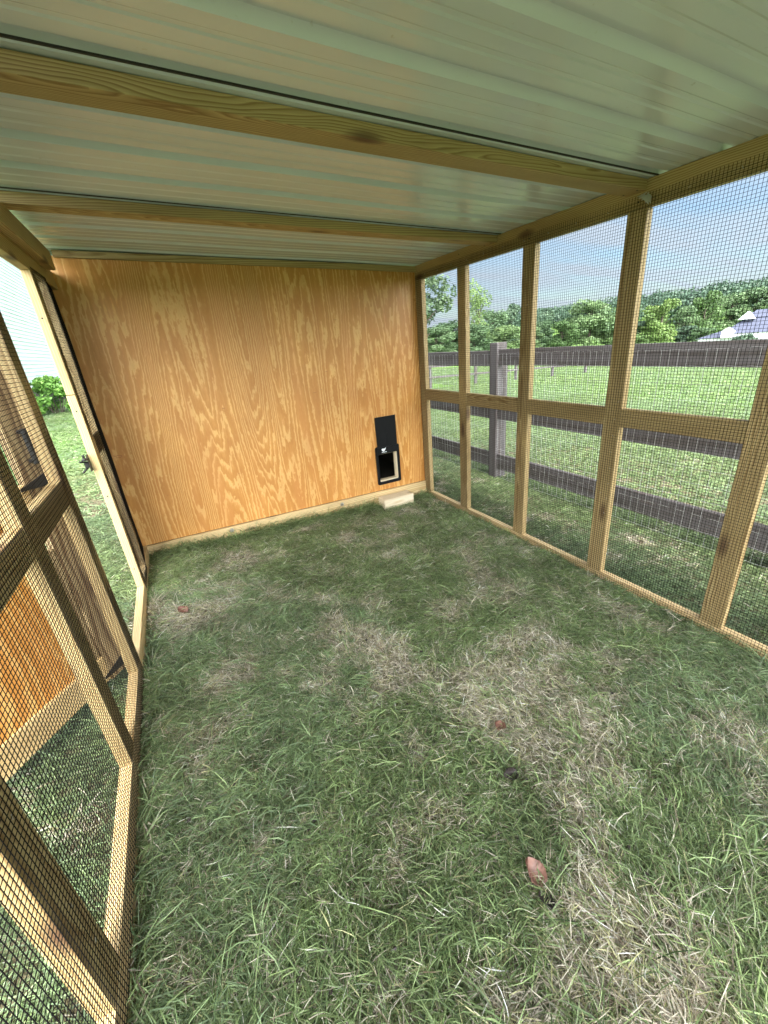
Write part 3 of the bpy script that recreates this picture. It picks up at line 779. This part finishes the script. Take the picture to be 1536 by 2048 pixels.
for i, (x, y, zt, r, k, lab) in enumerate(TREES):
    g = float(gz(x)) if x < 120 else -4.9
    H = zt - g; cm, tm = protos[k]
    t = empty('tree', (x, y, g)); tag(t, lab, 'tree', 'trees along the far edge of the field')
    c = bpy.data.objects.new('crown', cm); link(c, t); c.scale = (r / 3.0, r / 3.0, H / 8.0); c.rotation_euler = (0, 0, i * 1.7)
    q = bpy.data.objects.new('trunk', tm); link(q, t); q.scale = (r / 3.0, r / 3.0, H / 8.0)
# dark leaved tree close by, over the fence
g = float(gz(9.2)); nt_ = empty('tree', (9.3, 11.4, g)); tag(nt_, 'near tree with dark hanging leafy branches beside the corner post', 'tree')
cl = [(c[0], c[1], c[2], c[3]) for c in clumps(99, 5.2, 1.6, 34, .28, .55, .40)]
cmn = crown_mesh('crown', cl, 5200, .075, M['leafd'], 21); link(bpy.data.objects.new('crown', cmn), nt_)
link(bpy.data.objects.new('trunk', trunk_mesh('trunk', 4.2, .13, 8)), nt_)
# wooded hill far right: one mass
rg = np.random.default_rng(77); cen = []
for i in range(260):
    x = rg.uniform(150, 215); y = rg.uniform(20, 200); cen.append((x, y, -4.9 + 9 * min(1, (x - 115) / 120) + rg.uniform(4.5, 6.5), rg.uniform(3.2, 5)))
wd = link(bpy.data.objects.new('far_wood', crown_mesh('far_wood', cen, 42000, .55, M['leafd'], 5))); tag(wd, kind='stuff')
# shrub by the house
sb = empty('shrub', (-2.72, 13.0, .21)); tag(sb, 'rounded light green shrub growing in front of the blue siding', 'shrub')
cl = []
rr = random.Random(3)
for i in range(46):
    a = rr.uniform(0, 6.28); e = rr.uniform(0, 1.4); cl.append((.66 * math.cos(a) * math.cos(e), .60 * math.sin(a) * math.cos(e), .12 + .88 * math.sin(e) * .95, .17))
link(bpy.data.objects.new('foliage', crown_mesh('foliage', cl, 3600, .05, M['leafy'], 6)), sb)
bm = bmesh.new()
for i in range(7):
    a = i * .9; cyl(bm, (.1 * math.cos(a), .1 * math.sin(a), -.05), (.4 * math.cos(a), .4 * math.sin(a), .6), .018, .008, 5)
bm_obj('stem', bm, M['bark'], sb)
# low shrub in front of distant house
s2 = empty('shrub', (63.0, 24.6, -2.58)); tag(s2, 'small dark shrub against the white wall of the distant house', 'shrub')
cl = [(rr.uniform(-1.2, 1.2), rr.uniform(-.8, .8), rr.uniform(.2, .8), .45) for i in range(14)]
link(bpy.data.objects.new('foliage', crown_mesh('foliage', cl, 1200, .12, M['leafd'], 9)), s2)

# ------------------------------------------------------------------ grass blades
class VN:      # value noise
    def __init__(s, seed): s.t = np.random.default_rng(seed).random((256, 256))
    def __call__(s, x, y, f):
        x = x * f + 1000; y = y * f + 1000; xi = np.floor(x).astype(int); yi = np.floor(y).astype(int); fx = x - xi; fy = y - yi
        fx = fx * fx * (3 - 2 * fx); fy = fy * fy * (3 - 2 * fy); g = lambda a, b: s.t[a % 256, b % 256]
        return (g(xi, yi) * (1 - fx) + g(xi + 1, yi) * fx) * (1 - fy) + (g(xi, yi + 1) * (1 - fx) + g(xi + 1, yi + 1) * fx) * fy
v1, v2, v3, v4 = VN(1), VN(2), VN(3), VN(4)
SPOTS = [(1.45, -2.50, .15, .45), (1.24, -2.48, .10, .4), (1.15, -2.66, .09, .4), (1.07, -2.86, .10, .4), (1.45, -1.66, .10, .4), (1.01, -1.80, .08, .3), (.32, -1.57, .08, .3), (1.85, -2.75, .12, .35), (1.98, -2.42, .09, .3), (.64, -2.57, .10, .25), (1.86, -1.68, .10, .3), (.16, -1.0, .16, .25), (.15, -2.45, .1, .25), (.75, -2.95, .14, .25)]
def blades(name, px, py, L, wd, rg, dry_bias=0., per=9, green_b=1.0, spread=.012, dmin=.30, erect=0., spots=False, tbr=(.52, 1.45)):
    """px,py tuft centres; per blades each"""
    nT = len(px); n = nT * per
    tx = np.repeat(px, per); ty = np.repeat(py, per); ti = np.repeat(np.arange(nT), per)
    dry = .34 * v1(tx, ty, 2.3) + .36 * v2(tx, ty, 6.0) + .30 * v3(tx, ty, 16) + dry_bias
    if spots:
        for sx, sy, sr, sa in SPOTS: dry = dry + sa * np.exp(-(((tx - sx) ** 2 + (ty - sy) ** 2) / sr ** 2) * (.35 + 1.3 * v3(tx, ty, 9)))
    dryp = np.clip((dry - .375) / .29, dmin, .90)
    tuftr = rg.random(nT)
    isdry = (.62 * rg.random(n) + .38 * tuftr[ti]) < dryp * .92
    Ls = L * rg.uniform(.5, 1.35, n) * (1 - .25 * isdry) * (.75 + .5 * v4(tx, ty, 4))
    ang = rg.uniform(0, 6.283, n)
    flow = 6.283 * 2 * v2(tx, ty, 1.3); ang = np.where(rg.random(n) < .55, flow + rg.normal(0, .9, n), ang)
    up = rg.random(nT)[ti]
    e0 = np.where(isdry, rg.uniform(-.02, .6, n), rg.uniform(.1, 1.1, n) * (.35 + .6 * up) + erect * rg.random(n))
    bend = np.where(isdry, rg.uniform(-.2, .9, n), rg.uniform(.4, 1.9, n))
    bx_ = tx + rg.normal(0, spread, n); by_ = ty + rg.normal(0, spread, n)
    bz = gz(bx_) + rg.uniform(-.003, .012, n) + .010 * v3(tx, ty, 9)
    w = wd * rg.uniform(.6, 1.35, n)
    ts = [0, .34, .67, 1.0]; pos = [np.stack([bx_, by_, bz], 1)]; yaw = ang.copy(); kink = rg.normal(0, .17, n)
    for i in range(3):
        e = e0 - bend * (i / 2.2) ; d = np.stack([np.cos(yaw) * np.cos(e), np.sin(yaw) * np.cos(e), np.sin(e)], 1)
        q = pos[-1] + d * (Ls / 3)[:, None]; q[:, 2] = np.maximum(q[:, 2], gz(q[:, 0]) + .003 + .002 * i); pos.append(q); yaw = yaw + kink
    roll = rg.normal(0, .7, n); side = np.stack([-np.sin(ang) * np.cos(roll), np.cos(ang) * np.cos(roll), np.sin(roll)], 1)
    wk = [1, .95, .7]; V = np.empty((n, 7, 3), np.float32)
    for i in range(3):
        V[:, 2 * i] = pos[i] - side * (w * wk[i] / 2)[:, None]; V[:, 2 * i + 1] = pos[i] + side * (w * wk[i] / 2)[:, None]
    V[:, 6] = pos[3]
    base = (np.arange(n) * 7)[:, None]
    loops = np.concatenate([base + np.array([[0, 1, 3, 2]]), base + np.array([[2, 3, 5, 4]]), base + np.array([[4, 5, 6]])], 1).astype(np.int32).ravel()
    ls = (np.arange(n)[:, None] * 11 + np.array([[0, 4, 8]])).astype(np.int32).ravel(); lt = np.tile(np.array([4, 4, 3], np.int32), n)
    me = bpy.data.meshes.new(name); me.vertices.add(n * 7); me.vertices.foreach_set('co', V.ravel()); me.loops.add(n * 11); me.loops.foreach_set('vertex_index', loops)
    me.polygons.add(n * 3); me.polygons.foreach_set('loop_start', ls); me.polygons.foreach_set('loop_total', lt)
    gA = np.array([.085, .14, .055]); gB = np.array([.32, .43, .18]); gC = np.array([.24, .35, .22])
    dA = np.array([.20, .15, .10]); dB = np.array([.86, .81, .67]); dC = np.array([.46, .46, .24])
    a = rg.random(n)[:, None]; b = rg.random(n)[:, None]; hue = v4(tx, ty, 1.1)[:, None]
    gcol = (gA * (1 - a) + gB * a) * (1 - .45 * (hue > .55) * b) + gC * .45 * (hue > .55) * b
    dcol = dA * (1 - a) + dB * a; dcol = np.where(b < .22, dC, dcol)
    col = np.where(isdry[:, None], dcol, gcol * green_b)
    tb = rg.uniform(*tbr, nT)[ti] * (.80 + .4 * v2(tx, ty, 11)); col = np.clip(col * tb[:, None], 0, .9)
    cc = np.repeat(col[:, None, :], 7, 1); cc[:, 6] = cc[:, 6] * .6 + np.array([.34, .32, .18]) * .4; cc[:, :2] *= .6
    rgba = np.concatenate([cc, np.ones((n, 7, 1))], 2).astype(np.float32)
    at = me.attributes.new('gc', 'FLOAT_COLOR', 'POINT'); at.data.foreach_set('color', rgba.ravel())
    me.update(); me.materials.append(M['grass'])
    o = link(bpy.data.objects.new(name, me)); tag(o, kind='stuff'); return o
def scatter(n, x0, x1, y0, y1): return rng.uniform(x0, x1, n), rng.uniform(y0, y1, n)
def infront(x, y, margin=.5):
    d = np.stack([x - CAM.x, y - CAM.y, gz(x) - CAM.z], 1); z = d @ np.array(cf); u = d @ np.array(cr); v = d @ np.array(cu)
    zz = np.maximum(z, .05); return (z > .0) & (np.abs(u) < (768 / 823) * zz + margin) & (v > -(1024 / 823) * zz - margin)
# inside the run
x, y = scatter(46000, .012, W - .012, -4.0, -.022)
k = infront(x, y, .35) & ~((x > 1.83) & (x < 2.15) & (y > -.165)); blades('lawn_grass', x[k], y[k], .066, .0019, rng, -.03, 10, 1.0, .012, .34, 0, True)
# longer tufts along the base board, walls and scattered
x1_, y1_ = rng.uniform(.02, W - .02, 700), rng.uniform(-.09, -.032, 700)
kk = ~((x1_ > 1.78) & (x1_ < 2.18)); x1_, y1_ = x1_[kk], y1_[kk]
x2_, y2_ = rng.uniform(W - .07, W - .015, 500), rng.uniform(-3.6, 0, 500)
x3_, y3_ = rng.uniform(.015, .06, 400), rng.uniform(-3.4, 0, 400)
x4_, y4_ = scatter(1900, .05, W - .05, -3.4, -.32)
blades('lawn_grass', x1_, y1_, .125, .0026, rng, -.14, 9, .9, .01, .15, .75)
tx = np.concatenate([x1_, x2_, x3_, x4_]); ty = np.concatenate([y1_, y2_, y3_, y4_])
blades('lawn_grass', tx, ty, .100, .0027, rng, -.12, 12, 1.0)
# outside right: between run and fence, then beyond
x, y = scatter(20000, W + .05, 3.6, -2.8, 4.0); k = infront(x, y); blades('lawn_grass', x[k], y[k], .055, .0028, rng, -.14, 8, .85, .012, .14)
x, y = scatter(60000, 3.3, 9.5, -3, 9); k = infront(x, y); blades('lawn_grass', x[k], y[k], .055, .0055, rng, -.34, 7, .98, .012, .03, 0, False, (.8, 1.15))
x, y = scatter(60000, 9.5, 24, -2, 20); k = infront(x, y); blades('lawn_grass', x[k], y[k], .075, .013, rng, -.40, 4, 1.0, .04, .01, 0, False, (.85, 1.12))
# outside left
x, y = scatter(26000, -1.9, -.05, -4.3, 1.2); k = infront(x, y); blades('lawn_grass', x[k], y[k], .06, .0028, rng, -.16, 8, .85, .012, .12)
x, y = scatter(22000, -5, -.1, 1.0, 16); k = infront(x, y); blades('lawn_grass', x[k], y[k], .07, .009, rng, -.24, 5, 1.05, .03, .06, 0, False, (.8, 1.15))

# ------------------------------------------------------------------ fallen leaves
def dead_leaf(loc, rz, size, mat, lab, curl=.35, tilt=(0, 0)):
    """broad leaf with a midrib fold, wavy toothed margin and a short stalk"""
    rl = random.Random(int(abs(loc[0] * 1000))); nu = 12; vs = []; fs = []
    for i in range(nu + 1):
        t = i / nu; w = .46 * math.sin(math.pi * (.06 + .92 * t) ** .85) * (1 + .16 * math.sin(i * 2.9) * rl.random()) + .01
        y = (t * 2 - 1) * size * .5; zc = size * curl * (.55 * (t - .4) ** 2)
        for k, f in enumerate((-1, -.5, 0, .5, 1)):
            vs.append((f * w * size, y + .04 * size * abs(f), zc + size * curl * (.55 * f * f * abs(f)) + rl.uniform(-.02, .02) * size - (.0 if f else .025 * size)))
    for i in range(nu):
        for k in range(4): a = i * 5 + k; fs.append((a, a + 1, a + 6, a + 5))
    b = len(vs); vs += [(-.01 * size, -.8 * size, .06 * size), (.01 * size, -.8 * size, .06 * size), (.012 * size, -.48 * size, 0), (-.012 * size, -.48 * size, 0)]; fs.append((b, b + 1, b + 2, b + 3))
    o = mesh_obj('fallen_leaf', vs, fs, mat, smooth=True); o.location = loc; o.rotation_euler = (tilt[0], tilt[1], rz)
    md = o.modifiers.new('t', 'SOLIDIFY'); md.thickness = .0005
    tag(o, lab, 'leaf', 'fallen leaves on the grass'); return o
dead_leaf((.934, -2.745, .088), .3, .062, M['dry1'], 'curled reddish brown leaf lying nearest the camera', .5, (.5, .2))
dead_leaf((.922, -2.80, .080), 2.6, .045, M['dry2'], 'blackened leaf just below the nearest reddish brown leaf', .3, (.3, -.4))
dead_leaf((1.073, -2.518, .075), 1.3, .045, M['dry2'], 'dark crumpled leaf between the two reddish leaves at lower right', .5)
dead_leaf((.181, -.925, .113), .8, .06, M['dry1'], 'reddish brown leaf lying by the left doorway', .3, (.3, 0))
dead_leaf((1.17, -2.36, .073), 2.0, .042, M['dry1'], 'small pale brown leaf, farther back at lower right', .3)

# crumbs of dead leaf worked into the turf
rl = np.random.default_rng(12); vs = []; fs = []
for i in range(420):
    x, y = rl.uniform(.05, W - .05), rl.uniform(-3.3, -.05); z = float(gz(x)) + rl.uniform(.012, .032); s_ = rl.uniform(.003, .010); n0 = len(vs); m_ = rl.integers(3, 6)
    for k in range(m_):
        a = 6.283 * k / m_ + rl.uniform(-.4, .4); vs.append((x + s_ * math.cos(a), y + s_ * math.sin(a) * .7, z + rl.uniform(-.4, .4) * s_))
    fs.append(tuple(range(n0, n0 + m_)))
lt_ = mesh_obj('leaf_litter', vs, fs, M['dry2']); tag(lt_, kind='stuff')

# keep world placement of parts under moved empties
bpy.context.view_layer.update()
for e in (run, coop, fence, ff, hs, dh):
    inv = e.matrix_world.inverted()
    for c in e.children: c.matrix_parent_inverse = inv
